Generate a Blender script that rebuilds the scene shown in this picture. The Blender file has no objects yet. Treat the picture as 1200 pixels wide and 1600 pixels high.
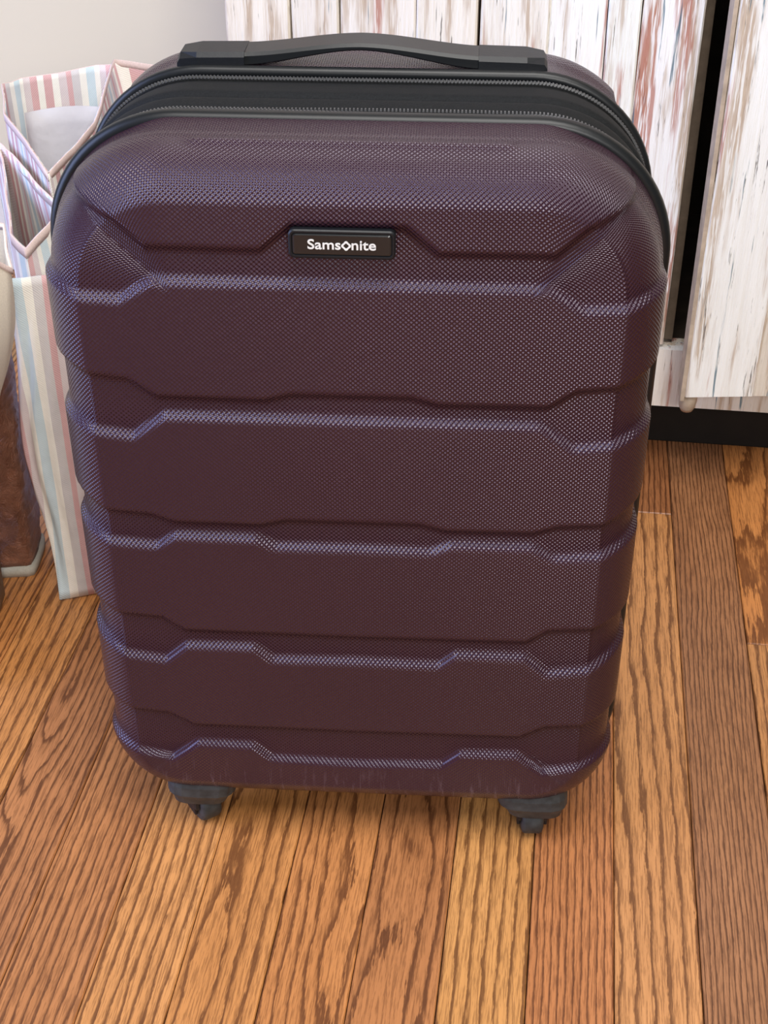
import bpy, bmesh, math, random
import numpy as np
from mathutils import Vector, Matrix, noise as mnoise

scene = bpy.context.scene
C = scene.collection
random.seed(7)
R = math.radians

# ------------------------------------------------------------------ camera
CAM_H = 0.85
cam_d = bpy.data.cameras.new('camera')
cam = bpy.data.objects.new('camera', cam_d)
C.objects.link(cam)
cam.location = (0, 0, CAM_H)
cam.rotation_euler = (R(90 - 34.5), 0, 0)
cam_d.sensor_fit = 'VERTICAL'
cam_d.sensor_height = 24.0
cam_d.sensor_width = 18.0
cam_d.lens = 2200.0 / 1600.0 * 24.0
cam_d.clip_start = 0.02
scene.camera = cam

# ------------------------------------------------------------------ light
world = bpy.data.worlds.new('room_light')
scene.world = world
world.use_nodes = True
world.node_tree.nodes['Background'].inputs[0].default_value = (0.92, 0.95, 1.0, 1)
world.node_tree.nodes['Background'].inputs[1].default_value = 0.07


def area(name, loc, target, sx, sy, power, col):
    d = bpy.data.lights.new(name, 'AREA')
    d.shape = 'RECTANGLE'
    d.size = sx
    d.size_y = sy
    d.energy = power
    d.color = col
    o = bpy.data.objects.new(name, d)
    C.objects.link(o)
    o.location = loc
    o.rotation_euler = (Vector(target) - Vector(loc)).to_track_quat('-Z', 'Y').to_euler()
    return o


area('window_daylight_left', (-2.2, 0.45, 1.05), (0, 0.80, 0.55), 1.4, 2.0, 58, (0.47, 0.58, 1.0))
area('ceiling_light', (0.15, -0.05, 2.45), (0.15, 0.55, 0.0), 1.5, 1.3, 52, (1.0, 0.97, 0.93))
area('window_daylight_rear', (0.55, -2.0, 1.75), (0.0, 1.0, 0.35), 0.75, 0.9, 42, (1.0, 0.98, 0.95))

vs = scene.view_settings
vs.view_transform = 'Standard'
vs.look = 'None'
vs.exposure = 0.30
vs.gamma = 1.0
vs.use_curve_mapping = False


# ------------------------------------------------------------------ helpers
def srgb(r, g, b):
    def f(c):
        c /= 255.0
        return c / 12.92 if c <= 0.04045 else ((c + 0.055) / 1.055) ** 2.4
    return (f(r), f(g), f(b), 1.0)


class G:
    """small node graph helper"""

    def __init__(self, name):
        self.m = bpy.data.materials.new(name)
        self.m.use_nodes = True
        self.t = self.m.node_tree
        self.t.nodes.clear()
        self.out = self.t.nodes.new('ShaderNodeOutputMaterial')
        self.b = self.t.nodes.new('ShaderNodeBsdfPrincipled')
        self.t.links.new(self.b.outputs[0], self.out.inputs[0])

    def put(self, sock, v):
        if hasattr(v, 'is_linked') or isinstance(v, bpy.types.NodeSocket):
            self.t.links.new(v, sock)
        else:
            sock.default_value = v

    def set(self, key, v):
        self.put(self.b.inputs[key], v)

    def node(self, typ, ins=None, out=0, **kw):
        n = self.t.nodes.new(typ)
        for k, v in kw.items():
            setattr(n, k, v)
        for k, v in (ins or {}).items():
            self.put(n.inputs[k], v)
        return n.outputs[out]

    def m_(self, op, a, b=0.0, c=0.0, clamp=False):
        n = self.t.nodes.new('ShaderNodeMath')
        n.operation = op
        n.use_clamp = clamp
        self.put(n.inputs[0], a)
        self.put(n.inputs[1], b)
        self.put(n.inputs[2], c)
        return n.outputs[0]

    def coord(self, which='Object'):
        return self.node('ShaderNodeTexCoord', out=which)

    def sep(self, v):
        n = self.t.nodes.new('ShaderNodeSeparateXYZ')
        self.put(n.inputs[0], v)
        return n.outputs

    def comb(self, x, y, z):
        return self.node('ShaderNodeCombineXYZ', {0: x, 1: y, 2: z})

    def scale(self, v, s):
        return self.node('ShaderNodeVectorMath', {0: v, 1: s}, operation='MULTIPLY')

    def add(self, v, s):
        return self.node('ShaderNodeVectorMath', {0: v, 1: s}, operation='ADD')

    def noise(self, v, scale=1.0, detail=3.0, rough=0.5, dist=0.0):
        return self.node('ShaderNodeTexNoise', {'Vector': v, 'Scale': scale, 'Detail': detail,
                                                'Roughness': rough, 'Distortion': dist})

    def ramp(self, fac, stops, interp='LINEAR'):
        n = self.t.nodes.new('ShaderNodeValToRGB')
        cr = n.color_ramp
        cr.interpolation = interp
        while len(cr.elements) < len(stops):
            cr.elements.new(0.5)
        for e, (p, c) in zip(cr.elements, stops):
            e.position = p
            e.color = c if len(c) == 4 else (*c, 1)
        self.put(n.inputs[0], fac)
        return n.outputs[0]

    def mix(self, fac, a, b, blend='MIX'):
        n = self.t.nodes.new('ShaderNodeMix')
        n.data_type = 'RGBA'
        n.blend_type = blend
        self.put(n.inputs[0], fac)
        self.put(n.inputs[6], a)
        self.put(n.inputs[7], b)
        return n.outputs[2]

    def sstep(self, v, lo, hi, a=0.0, b=1.0):
        return self.node('ShaderNodeMapRange', {0: v, 1: lo, 2: hi, 3: a, 4: b}, interpolation_type='SMOOTHSTEP')

    def bump(self, h, strength=0.5, dist=0.001):
        self.set('Normal', self.node('ShaderNodeBump', {'Height': h, 'Strength': strength, 'Distance': dist}))


def g1(v):
    return (v, v, v, 1)


def simple(name, col, rough=0.5, spec=0.5, bumpscale=None, bs=0.2, bd=0.0005, vary=0.12):
    g = G(name)
    co = g.coord()
    n = g.noise(co, bumpscale or 60.0, 4.0, 0.6)
    dark = tuple(c * (1 - vary) for c in col[:3]) + (1,)
    lite = tuple(min(1, c * (1 + vary)) for c in col[:3]) + (1,)
    g.set('Base Color', g.ramp(n, [(0.3, dark), (0.7, lite)]))
    g.set('Roughness', rough)
    g.set('Specular IOR Level', spec)
    if bs:
        g.bump(n, bs, bd)
    return g.m


def mesh_obj(name, verts, faces, mat, parent=None, smooth=False, uv=None):
    me = bpy.data.meshes.new(name)
    me.from_pydata([tuple(map(float, v)) for v in verts], [], faces)
    me.update()
    if mat:
        me.materials.append(mat)
    if smooth:
        me.polygons.foreach_set('use_smooth', [True] * len(me.polygons))
    if uv is not None:
        l = me.uv_layers.new(name='UVMap')
        idx = np.zeros(len(me.loops), dtype=np.int32)
        me.loops.foreach_get('vertex_index', idx)
        l.data.foreach_set('uv', np.asarray(uv, dtype=np.float32)[idx].ravel())
    o = bpy.data.objects.new(name, me)
    C.objects.link(o)
    if parent:
        o.parent = parent
    return o


def bm_obj(name, bm, mat, parent=None, smooth=False):
    bmesh.ops.recalc_face_normals(bm, faces=bm.faces)
    me = bpy.data.meshes.new(name)
    bm.to_mesh(me)
    bm.free()
    if mat:
        me.materials.append(mat)
    if smooth:
        me.polygons.foreach_set('use_smooth', [True] * len(me.polygons))
    o = bpy.data.objects.new(name, me)
    C.objects.link(o)
    if parent:
        o.parent = parent
    return o


def box_bm(bm, x0, x1, y0, y1, z0, z1, bev=0.0, seg=2):
    r = bmesh.ops.create_cube(bm, size=1)
    vs_ = r['verts']
    for v in vs_:
        v.co = Vector((x0 if v.co.x < 0 else x1, y0 if v.co.y < 0 else y1, z0 if v.co.z < 0 else z1))
    if bev:
        es = list({e for v in vs_ for e in v.link_edges})
        bmesh.ops.bevel(bm, geom=es, offset=bev, segments=seg, affect='EDGES', profile=0.6)


def box(name, x0, x1, y0, y1, z0, z1, mat, parent=None, bev=0.0, seg=2, smooth=False):
    bm = bmesh.new()
    box_bm(bm, x0, x1, y0, y1, z0, z1, bev, seg)
    return bm_obj(name, bm, mat, parent, smooth)


def empty(name, loc, rz=0.0):
    o = bpy.data.objects.new(name, None)
    o.empty_display_size = 0.05
    C.objects.link(o)
    o.location = loc
    o.rotation_euler = (0, 0, rz)
    return o


def tag(o, label, cat, group=None):
    o['label'] = label
    o['category'] = cat
    if group:
        o['group'] = group


# ------------------------------------------------------------------ materials
def mat_oak():
    g = G('oak_floor')
    co = g.coord()
    info = g.t.nodes.new('ShaderNodeObjectInfo')
    rnd = info.outputs['Random']
    tint = info.outputs['Color']
    alpha = info.outputs['Alpha']
    x, y, z = g.sep(co)
    r1 = rnd
    r2 = g.m_('FRACT', g.m_('MULTIPLY', rnd, 37.7))
    r3 = g.m_('FRACT', g.m_('MULTIPLY', rnd, 91.3))
    r4 = g.m_('FRACT', g.m_('MULTIPLY', rnd, 213.1))
    off = g.m_('MULTIPLY', rnd, 50.0)
    # slow wander of the growth rings along the board
    wander = g.noise(g.comb(g.m_('MULTIPLY', x, 11.0), g.m_('ADD', g.m_('MULTIPLY', y, 3.4), off), off), 1.0, 3.0, 0.5)
    wander = g.m_('SUBTRACT', wander, 0.5)
    fine = g.noise(g.comb(g.m_('MULTIPLY', x, 260.0), g.m_('ADD', g.m_('MULTIPLY', y, 24.0), off), off), 1.0, 4.0, 0.7)
    fine = g.m_('SUBTRACT', fine, 0.5)
    cath = g.m_('GREATER_THAN', alpha, 0.999)
    alpha = g.m_('FRACT', alpha)
    xs_ = g.m_('MULTIPLY', g.m_('SIGN', g.m_('SUBTRACT', r2, 0.5)), g.m_('ADD', 0.055, g.m_('MULTIPLY', r4, 0.09)))
    xc_ = g.m_('MULTIPLY', g.m_('SUBTRACT', r2, 0.5), 0.05)
    x0 = g.m_('ADD', g.m_('MULTIPLY', cath, xc_), g.m_('MULTIPLY', g.m_('SUBTRACT', 1.0, cath), xs_))
    slope = g.m_('MULTIPLY', g.m_('SUBTRACT', r3, 0.5), 0.16)
    dd = g.m_('ADD', g.m_('MULTIPLY', y, slope), g.m_('MULTIPLY', wander, 0.060))
    dd = g.m_('ADD', dd, g.m_('MULTIPLY', r4, 0.03))
    dx = g.m_('SUBTRACT', x, x0)
    rr = g.m_('SQRT', g.m_('ADD', g.m_('MULTIPLY', dx, dx), g.m_('MULTIPLY', dd, dd)))
    freq = g.m_('ADD', 78.0, g.m_('MULTIPLY', alpha, 190.0))
    t = g.m_('FRACT', g.m_('ADD', g.m_('MULTIPLY', rr, freq), g.m_('MULTIPLY', fine, 0.9)))
    line = g.ramp(t, [(0.0, g1(0.0)), (0.13, g1(0.08)), (0.24, g1(0.72)), (0.42, g1(1)), (0.93, g1(0.97)), (1.0, g1(0.0))])
    # open pores: short dark dashes along the grain
    pore = g.noise(g.comb(g.m_('MULTIPLY', x, 800.0), g.m_('ADD', g.m_('MULTIPLY', y, 40.0), off), off), 1.0, 3.0, 0.7)
    pore = g.sstep(pore, 0.40, 0.54)
    pore2 = g.noise(g.comb(g.m_('MULTIPLY', x, 420.0), g.m_('ADD', g.m_('MULTIPLY', y, 16.0), off), off), 1.0, 3.0, 0.6)
    tone = g.noise(g.comb(g.m_('MULTIPLY', x, 22.0), g.m_('ADD', g.m_('MULTIPLY', y, 3.0), off), off), 1.0, 2.0, 0.5)
    lite = g.mix(0.14, tint, (0.42, 0.33, 0.25, 1))
    tint = lite
    darkc = g.mix(1.0, tint, (0.205, 0.15, 0.12, 1), 'MULTIPLY')
    lw = g.m_('ADD', 0.12, g.m_('MULTIPLY', line, 0.88))
    keep = g.m_('MULTIPLY', lw, g.m_('ADD', 0.52, g.m_('MULTIPLY', pore, 0.48)))
    keep = g.m_('MULTIPLY', keep, g.m_('ADD', 0.72, g.m_('MULTIPLY', pore2, 0.52)), clamp=True)
    col = g.mix(keep, darkc, lite)
    col = g.mix(1.0, col, g.ramp(tone, [(0.25, (0.82, 0.76, 0.7, 1)), (0.75, (1.06, 1.04, 1.0, 1))]), 'MULTIPLY')
    g.set('Base Color', col)
    g.set('Roughness', g.m_('ADD', 0.30, g.m_('MULTIPLY', g.m_('SUBTRACT', 1.0, keep), 0.2)))
    g.set('Specular IOR Level', 0.42)
    g.bump(keep, 0.25, 0.0006)
    return g.m


def mat_distressed(name, warm=0.0):
    """old planks, chalky white paint rubbed through to wood, teal and rust"""
    g = G(name)
    co = g.coord()
    info = g.t.nodes.new('ShaderNodeObjectInfo')
    rnd = info.outputs['Random']
    off = g.m_('MULTIPLY', rnd, 60.0)
    x, y, z = g.sep(co)
    zz = g.m_('ADD', z, off)

    def streak(fx, fz, detail=4.0, rough=0.6, o=0.0):
        return g.noise(g.comb(g.m_('ADD', g.m_('MULTIPLY', x, fx), o), g.m_('MULTIPLY', y, fx), g.m_('MULTIPLY', zz, fz)), 1.0, detail, rough)
    s1 = streak(60, 5.0)
    s2 = streak(140, 9.0, 5.0, 0.65, 7.0)
    s3 = streak(38, 3.2, 4.0, 0.6, 19.0)
    s4 = streak(150, 6.0, 4.0, 0.6, 31.0)
    fine = streak(520, 30.0, 3.0, 0.6, 3.0)
    alpha = info.outputs['Alpha']
    white = g.mix(s2, srgb(226, 222, 216), srgb(252, 253, 253))
    white = g.mix(1.0, white, info.outputs['Color'], 'MULTIPLY')
    bare = g.mix(fine, srgb(140, 108, 84), srgb(206, 184, 156))
    col = g.mix(g.sstep(s1, 0.47, 0.64, 0.0, 0.8), white, bare)
    rust = g.m_('ADD', s3, g.m_('MULTIPLY', g.m_('SUBTRACT', alpha, 0.5), 0.24))
    col = g.mix(g.sstep(rust, 0.56, 0.64, 0.0, 0.8), col, srgb(170, 104, 84))
    col = g.mix(g.sstep(s4, 0.625, 0.67, 0.0, 0.8), col, srgb(52, 98, 116))
    s5 = streak(300, 12.0, 4.0, 0.75, 53.0)
    col = g.mix(g.sstep(s5, 0.615, 0.66, 0.0, 0.85), col, srgb(44, 34, 28))
    s6 = streak(330, 15.0, 3.0, 0.7, 71.0)
    # ridges of the last coat lie over all
    col = g.mix(g.sstep(s6, 0.50, 0.58, 0.0, 0.8), col, white)
    g.set('Base Color', col)
    g.set('Roughness', 0.72)
    g.set('Specular IOR Level', 0.25)
    h = g.m_('ADD', g.m_('MULTIPLY', s2, 0.6), g.m_('MULTIPLY', fine, 0.6))
    g.bump(h, 0.55, 0.0022)
    return g.m


def mat_shell():
    g = G('purple_textured_shell')
    uv = g.coord('UV')
    u, v, _ = g.sep(uv)
    P, Q = 0.0033, 0.0031
    k = 2 * math.pi
    a = g.m_('COSINE', g.m_('ADD', g.m_('MULTIPLY', u, k / P), g.m_('MULTIPLY', v, k / Q)))
    b = g.m_('COSINE', g.m_('SUBTRACT', g.m_('MULTIPLY', u, k / P), g.m_('MULTIPLY', v, k / Q)))
    h = g.m_('ADD', g.m_('MULTIPLY', g.m_('ADD', a, b), 0.25), 0.5)
    obj = g.coord('Object')
    ox, oy, oz = g.sep(obj)
    worn = g.sstep(oz, 0.055, 0.13)
    h = g.m_('MULTIPLY', h, g.m_('ADD', 0.35, g.m_('MULTIPLY', worn, 0.65)))
    base = g.mix(g.noise(obj, 9.0, 2.0), srgb(44, 23, 35), srgb(50, 27, 39))
    # scuffs and dust along the lower edge
    sc = g.noise(g.comb(g.m_('MULTIPLY', ox, 220.0), g.m_('MULTIPLY', oy, 60.0), g.m_('MULTIPLY', oz, 34.0)), 1.0, 4.0, 0.65)
    low = g.sstep(oz, 0.04, 0.10, 1.0, 0.0)
    dust = g.m_('MULTIPLY', g.sstep(sc, 0.52, 0.72), g.m_('MULTIPLY', low, 0.3))
    base = g.mix(dust, base, srgb(150, 130, 140))
    g.set('Base Color', base)
    g.set('Roughness', g.m_('ADD', 0.24, g.m_('MULTIPLY', dust, 0.3)))
    g.set('IOR', 1.6)
    g.set('Specular Tint', (0.90, 0.86, 1.0, 1))
    g.set('Specular IOR Level', 0.5)
    g.bump(h, 0.95, 0.00066)
    return g.m


def mat_black_fabric():
    g = G('black_woven_nylon')
    co = g.coord()
    n = g.noise(co, 900.0, 2.0, 0.5)
    g.set('Base Color', g.ramp(n, [(0.3, (0.004, 0.0045, 0.005)), (0.7, (0.010, 0.011, 0.012))]))
    g.set('Roughness', 0.75)
    g.set('Specular IOR Level', 0.22)
    g.bump(n, 0.4, 0.0004)
    return g.m


def mat_stripes():
    g = G('striped_ticking_cloth')
    uv = g.coord('UV')
    u, v, _ = g.sep(uv)
    t = g.m_('FRACT', g.m_('DIVIDE', u, 0.079))
    cream = srgb(244, 241, 231)
    rose = srgb(212, 164, 165)
    mauve = srgb(217, 203, 203)
    blue = srgb(200, 219, 226)
    grey = srgb(208, 203, 203)
    stops = [(0.0, mauve), (0.10, cream), (0.19, rose), (0.30, cream), (0.38, rose), (0.47, mauve), (0.56, cream),
             (0.63, blue), (0.74, cream), (0.83, grey), (0.93, rose)]
    col = g.ramp(t, stops, 'CONSTANT')
    # twill: fine diagonal weave
    tw = g.m_('SINE', g.m_('ADD', g.m_('MULTIPLY', u, 2600.0), g.m_('MULTIPLY', v, 2600.0)))
    col = g.mix(g.m_('MULTIPLY', g.m_('ADD', tw, 1.0), 0.11), col, srgb(250, 246, 240))
    n = g.noise(uv, 60.0, 3.0)
    col = g.mix(1.0, col, g.ramp(n, [(0.3, g1(0.92)), (0.7, g1(1.0))]), 'MULTIPLY')
    g.set('Base Color', col)
    g.set('Roughness', 0.85)
    g.set('Specular IOR Level', 0.15)
    g.bump(tw, 0.25, 0.0003)
    return g.m


def mat_wall():
    g = G('painted_plaster_wall')
    co = g.coord()
    n = g.noise(co, 180.0, 3.0)
    n2 = g.noise(co, 2.0, 2.0)
    g.set('Base Color', g.mix(n2, srgb(212, 203, 178), srgb(218, 209, 184)))
    g.set('Roughness', 0.8)
    g.bump(n, 0.15, 0.0005)
    return g.m


def mat_hide():
    g = G('crinkled_brown_hide')
    co = g.coord()
    n = g.noise(co, 80.0, 6.0, 0.75, 0.8)
    n2 = g.noise(co, 18.0, 3.0, 0.6)
    g.set('Base Color', g.mix(n2, srgb(84, 46, 34), srgb(205, 140, 108)))
    g.set('Roughness', 0.3)
    g.bump(n, 1.0, 0.012)
    return g.m


OAK = mat_oak()
DIST = mat_distressed('distressed_white_paint')
SHELL = mat_shell()
NYLON = mat_black_fabric()
STRIPE = mat_stripes()
WALL = mat_wall()
HIDE = mat_hide()
RUBBER = simple('black_rubber_piping', (0.008, 0.009, 0.010, 1), 0.38, 0.38, 30, 0.05)
PLASTIC = simple('black_moulded_plastic', (0.007, 0.008, 0.010, 1), 0.45, 0.35, 400, 0.25, 0.0004)
WORN = simple('scuffed_grey_plastic', (0.035, 0.040, 0.042, 1), 0.55, 0.4, 90, 0.4, 0.0006, 0.45)
TEETH = simple('zipper_teeth_black', (0.07, 0.07, 0.072, 1), 0.28, 0.6, 50, 0.0)
SILVER = simple('silver_print', (0.75, 0.76, 0.74, 1), 0.3, 0.6, 50, 0.0)
GLOSS = simple('badge_gloss_black', (0.012, 0.013, 0.014, 1), 0.25, 0.6, 50, 0.0)
SUB = simple('dark_subfloor', (0.012, 0.008, 0.006, 1), 0.9, 0.2, 50, 0.0)
PINKHEM = simple('pink_piping_cloth', srgb(218, 197, 190), 0.85, 0.1, 900, 0.3, 0.0004)
CREAM = simple('cream_cotton', srgb(232, 222, 204), 0.85, 0.1, 700, 0.4, 0.0005, 0.06)
BEIGE = simple('beige_canvas', srgb(178, 172, 158), 0.85, 0.1, 500, 0.4, 0.0006, 0.1)
TISSUE = simple('white_tissue_paper', srgb(205, 203, 208), 0.7, 0.2, 24, 0.5, 0.004, 0.05)
DARKWOOD = simple('dark_cabinet_wood', srgb(60, 50, 42), 0.7, 0.3, 40, 0.3, 0.001, 0.3)
RAWWOOD = simple('weathered_edge_wood', srgb(176, 160, 142), 0.75, 0.2, 70, 0.4, 0.001, 0.2)

# ------------------------------------------------------------------ floor
YAW = R(7.5)
floor_o = box('floor', -2.4, 2.4, -2.2, 3.2, -0.05, -0.0185, SUB)
floor_o['kind'] = 'structure'
PW = 0.0733 * 0.85
ROW0 = -0.5655 * 0.85
cx, sx_ = math.cos(YAW), math.sin(YAW)


def plank_mesh(L, W, T=0.018, b=0.0009):
    w, l = W / 2 - 0.00035, L / 2 - 0.0003
    v = [(-w, -l, -T), (w, -l, -T), (w, l, -T), (-w, l, -T),
         (-w, -l, -b), (w, -l, -b), (w, l, -b), (-w, l, -b),
         (-w + b, -l + b, 0), (w - b, -l + b, 0), (w - b, l - b, 0), (-w + b, l - b, 0)]
    f = [(0, 3, 2, 1)]
    for a in (0, 4):
        for i in range(4):
            j = (i + 1) % 4
            f.append((a + i, a + j, a + 4 + j, a + 4 + i))
    f.append((8, 9, 10, 11))
    return v, f


# tone and figure of the boards row by row (row 0 starts at ROW0); colour, grain fineness
TONES = {
    -1: ((206, 134, 66), 0.30), 0: ((216, 146, 76), 0.14), 1: ((182, 116, 62), 1.45), 2: ((190, 122, 64), 0.30),
    3: ((216, 148, 80), 0.22), 4: ((212, 142, 72), 1.03), 5: ((204, 132, 66), 1.22), 6: ((186, 118, 60), 1.15),
    7: ((216, 152, 80), 0.12), 8: ((192, 120, 62), 0.55), 9: ((208, 144, 82), 0.06), 10: ((160, 104, 60), 0.85),
    11: ((192, 130, 70), 1.2), 12: ((180, 116, 60), 0.3)}
ENDS = {9: [1.262], 11: [1.055, 1.75], 10: [1.62], 0: [1.60], 2: [1.47], 4: [1.30], 6: [1.42], 8: [1.37], 3: [1.66], 5: [1.72], 7: [1.63], 1: [1.78]}
rng = random.Random(11)
for row in range(-18, 26):
    xc = ROW0 + (row + 0.5) * PW
    cuts = ENDS.get(row)
    near = 0.2 + rng.random() * 0.3 if cuts else None
    if cuts is None:
        st = rng.random() * 0.8
        cuts = [st + 0.4, st + 1.25]
    cuts = [-1.9 if row % 2 else -1.9] + ([-0.9 + rng.random() * 0.7]) + cuts + [2.75]
    for i in range(len(cuts) - 1):
        y0, y1 = cuts[i], cuts[i + 1]
        if y1 - y0 < 0.05:
            continue
        L = y1 - y0
        v, f = plank_mesh(L, PW)
        o = mesh_obj('plank', v, f, OAK, floor_o)
        yc = (y0 + y1) / 2
        o.location = (xc * cx + yc * sx_, -xc * sx_ + yc * cx, 0)
        o.rotation_euler = (0, 0, -YAW)
        t = TONES.get(row)
        if t is None:
            t = ((170 + rng.randint(0, 40), 108 + rng.randint(0, 34), 56 + rng.randint(0, 20)), rng.random() * 0.7 + rng.randint(0, 1))
        c = srgb(*t[0])
        al = t[1]
        if cuts[i] > 0.9 and row in (9, 11):
            c = srgb(168, 104, 54) if row == 9 else srgb(206, 132, 62)
            al = 0.5 if row == 9 else 1.06
        o.color = (c[0], c[1], c[2], al)

# ------------------------------------------------------------------ back wall
CABP = Vector((0.297, 1.315, 0))
wy = 0.43
wall = box('wall_back', -1.9, 2.2, wy, wy + 0.08, -0.018, 2.5, WALL)
wall.location = CABP
wall.rotation_euler = (0, 0, -YAW)
wall['kind'] = 'structure'
bb = box('baseboard_back', -1.9, 2.2, wy - 0.014, wy, 0.0, 0.11, simple('white_trim_paint', srgb(225, 222, 214), 0.5), None, 0.003)
bb.location = CABP
bb.rotation_euler = (0, 0, -YAW)
bb['kind'] = 'structure'

# ------------------------------------------------------------------ cabinet
cab = empty('cabinet', CABP, -YAW)
tag(cab, 'tall distressed white-painted plank cabinet standing behind the suitcase, one door ajar', 'cabinet')
CL, CR, CT, CB = -0.455, 0.50, 1.85, 0.085


def plank_board(name, x0, x1, y0, y1, z0, z1, mat, parent, skew=0.0, col=(1, 1, 1, 1), n=14, seed=0, z0b=None):
    """upright board with slightly wandering edges"""
    rg = random.Random(seed)
    vs_, fs = [], []
    ph = rg.random() * 10
    for i in range(n + 1):
        t = i / n
        w0 = 0.0011 * math.sin(ph + t * 9) + 0.0006 * math.sin(ph * 2 + t * 31)
        w1 = 0.0011 * math.sin(ph * 1.7 + t * 8) + 0.0006 * math.sin(ph * 3 + t * 27)
        za, zb = z0 + (z1 - z0) * t, (z0 if z0b is None else z0b) + (z1 - (z0 if z0b is None else z0b)) * t
        b = 0.0018
        ring = [(x0 + w0, y1, za), (x0 + w0, y0 + b, za), (x0 + w0 + b, y0, za),
                (x1 + w1 - b, y0, zb), (x1 + w1, y0 + b, zb), (x1 + w1, y1, zb)]
        vs_ += ring
    for i in range(n):
        for j in range(6):
            k = (j + 1) % 6
            fs.append((i * 6 + j, i * 6 + k, i * 6 + 6 + k, i * 6 + 6 + j))
    fs.append(tuple(range(5, -1, -1)))
    fs.append(tuple(range(n * 6, n * 6 + 6)))
    o = mesh_obj(name, vs_, fs, mat, parent)
    o.color = col if col != (1, 1, 1, 1) else (1, 1, 1, 0.5)
    bm = bmesh.new()
    bm.from_mesh(o.data)
    bmesh.ops.recalc_face_normals(bm, faces=bm.faces)
    bm.to_mesh(o.data)
    bm.free()
    return o


box('side_panel', CL, CL + 0.022, 0.025, 0.40, CB, CT, DIST, cab, 0.002)
box('side_panel', CR - 0.022, CR, 0.025, 0.40, CB, CT, DIST, cab, 0.002)
box('back_panel', CL + 0.022, CR - 0.022, 0.385, 0.40, CB, CT, DARKWOOD, cab, 0.001)
box('bottom_panel', CL + 0.022, CR - 0.022, 0.03, 0.385, 0.128, 0.148, DARKWOOD, cab, 0.001)
box('top_panel', CL - 0.02, CR + 0.02, -0.02, 0.42, CT, CT + 0.03, DIST, cab, 0.003)
plank_board('base_rail', CL, CR, 0.0, 0.028, CB, 0.153, DIST, cab, seed=3, col=(0.84, 0.79, 0.73, 0.62))
box('shade_board', CL + 0.03, CR - 0.03, 0.068, 0.09, 0.0, CB, simple('shade_board_black', (0.012, 0.009, 0.007, 1), 0.7, 0.2, 40, 0.2), cab, 0.002)  # added near-black board standing in for the shade under the cabinet
for lx in (CL + 0.035, CR - 0.035):
    for ly in (0.033, 0.365):
        box('leg', lx - 0.03, lx + 0.03, ly - 0.03, ly + 0.03, 0.0, CB, DARKWOOD, cab, 0.003)

door1 = box('door', CL + 0.003, -0.006, 0.024, 0.034, 0.158, CT - 0.01, DARKWOOD, cab, 0.001)
door1['label'] = 'closed cabinet door of upright painted planks'
edges = [-0.4523, -0.3892, -0.3415, -0.2687, -0.2106, -0.1455, -0.0924, -0.0619, -0.003]
warm = [(0.93, 0.86, 0.76), (0.90, 0.84, 0.76), (0.94, 0.89, 0.82), (0.95, 0.90, 0.82), (0.96, 0.93, 0.87),
        (0.98, 0.98, 0.96), (0.96, 0.98, 0.95), (0.97, 0.97, 0.98)]
for i in range(8):
    plank_board('plank', edges[i] + 0.0006, edges[i + 1] - 0.0006, 0.002 + 0.0012 * (i % 3), 0.024, 0.157, CT - 0.01,
                DIST, door1, seed=20 + i, col=(*warm[i], (0.4, 0.35, 0.45, 0.4, 0.4, 0.5, 0.45, 0.95)[i]))

box('rebate_strip', -0.0045, 0.0055, 0.014, 0.0238, 0.158, CT - 0.01, simple('rebate_wood', srgb(96, 84, 72), 0.75, 0.2, 70, 0.4, 0.001, 0.2), cab, 0.0008)
# open door: hinged on the far side, its free edge stands proud of the frame
ang = R(4.0)
DW = 0.462
hx, hy = 0.478, -0.002
door2 = box('door', -DW + 0.01, 0, -0.004, 0.0, 0.145, CT - 0.01, DARKWOOD, cab, 0.0005)
door2.location = (hx, hy, 0)
door2.rotation_euler = (0, 0, ang)
door2['label'] = 'cabinet door hanging ajar, its free edge raw wood'
e2 = [-DW, -DW + 0.068, -DW + 0.15, -DW + 0.25, -DW + 0.36, -0.002]
zb = [0.130, 0.1335, 0.136, 0.138, 0.14, 0.14]
for i in range(5):
    plank_board('plank', e2[i] + 0.0004, e2[i + 1] - 0.0004, -0.024 + 0.0008 * (i % 2), -0.004, zb[i], CT - 0.01,
                DIST, door2, seed=40 + i, col=((0.97, 0.985, 0.985, 0.3), (0.80, 0.74, 0.66, 0.5), (0.86, 0.81, 0.74, 0.5))[min(i, 2)],
                z0b=zb[i + 1])
# weathered raw edge strip and the peg it pivots on
box('edge_strip', -DW - 0.0045, -DW - 0.0002, -0.0235, -0.0005, 0.125, CT - 0.01, RAWWOOD, door2, 0.0008)
bm = bmesh.new()
prof = [(0.0095, 0.131), (0.0095, 0.120), (0.0082, 0.113), (0.0060, 0.1085), (0.0, 0.108)]
rings = []
for r_, z_ in prof[:-1]:
    rings.append([bm.verts.new((-DW + 0.0055 + r_ * math.cos(a) * 1.0, -0.012 + r_ * math.sin(a), z_))
                  for a in [k * 2 * math.pi / 14 for k in range(14)]])
for a, b in zip(rings, rings[1:]):
    for k in range(14):
        bm.faces.new((a[k], a[(k + 1) % 14], b[(k + 1) % 14], b[k]))
bm.faces.new(rings[-1])
bm.faces.new(rings[0])
bm_obj('pivot_peg', bm, RAWWOOD, door2, True)

# ------------------------------------------------------------------ suitcase
PSI = R(3.3)
OX, OY = -0.017, 0.7705
shift = -0.004
case = empty('suitcase', (OX + shift * math.cos(PSI), OY - shift * math.sin(PSI), 0), -PSI)
tag(case, 'dark purple hard-shell spinner suitcase with horizontal grooves and black top handle', 'suitcase')

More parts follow.
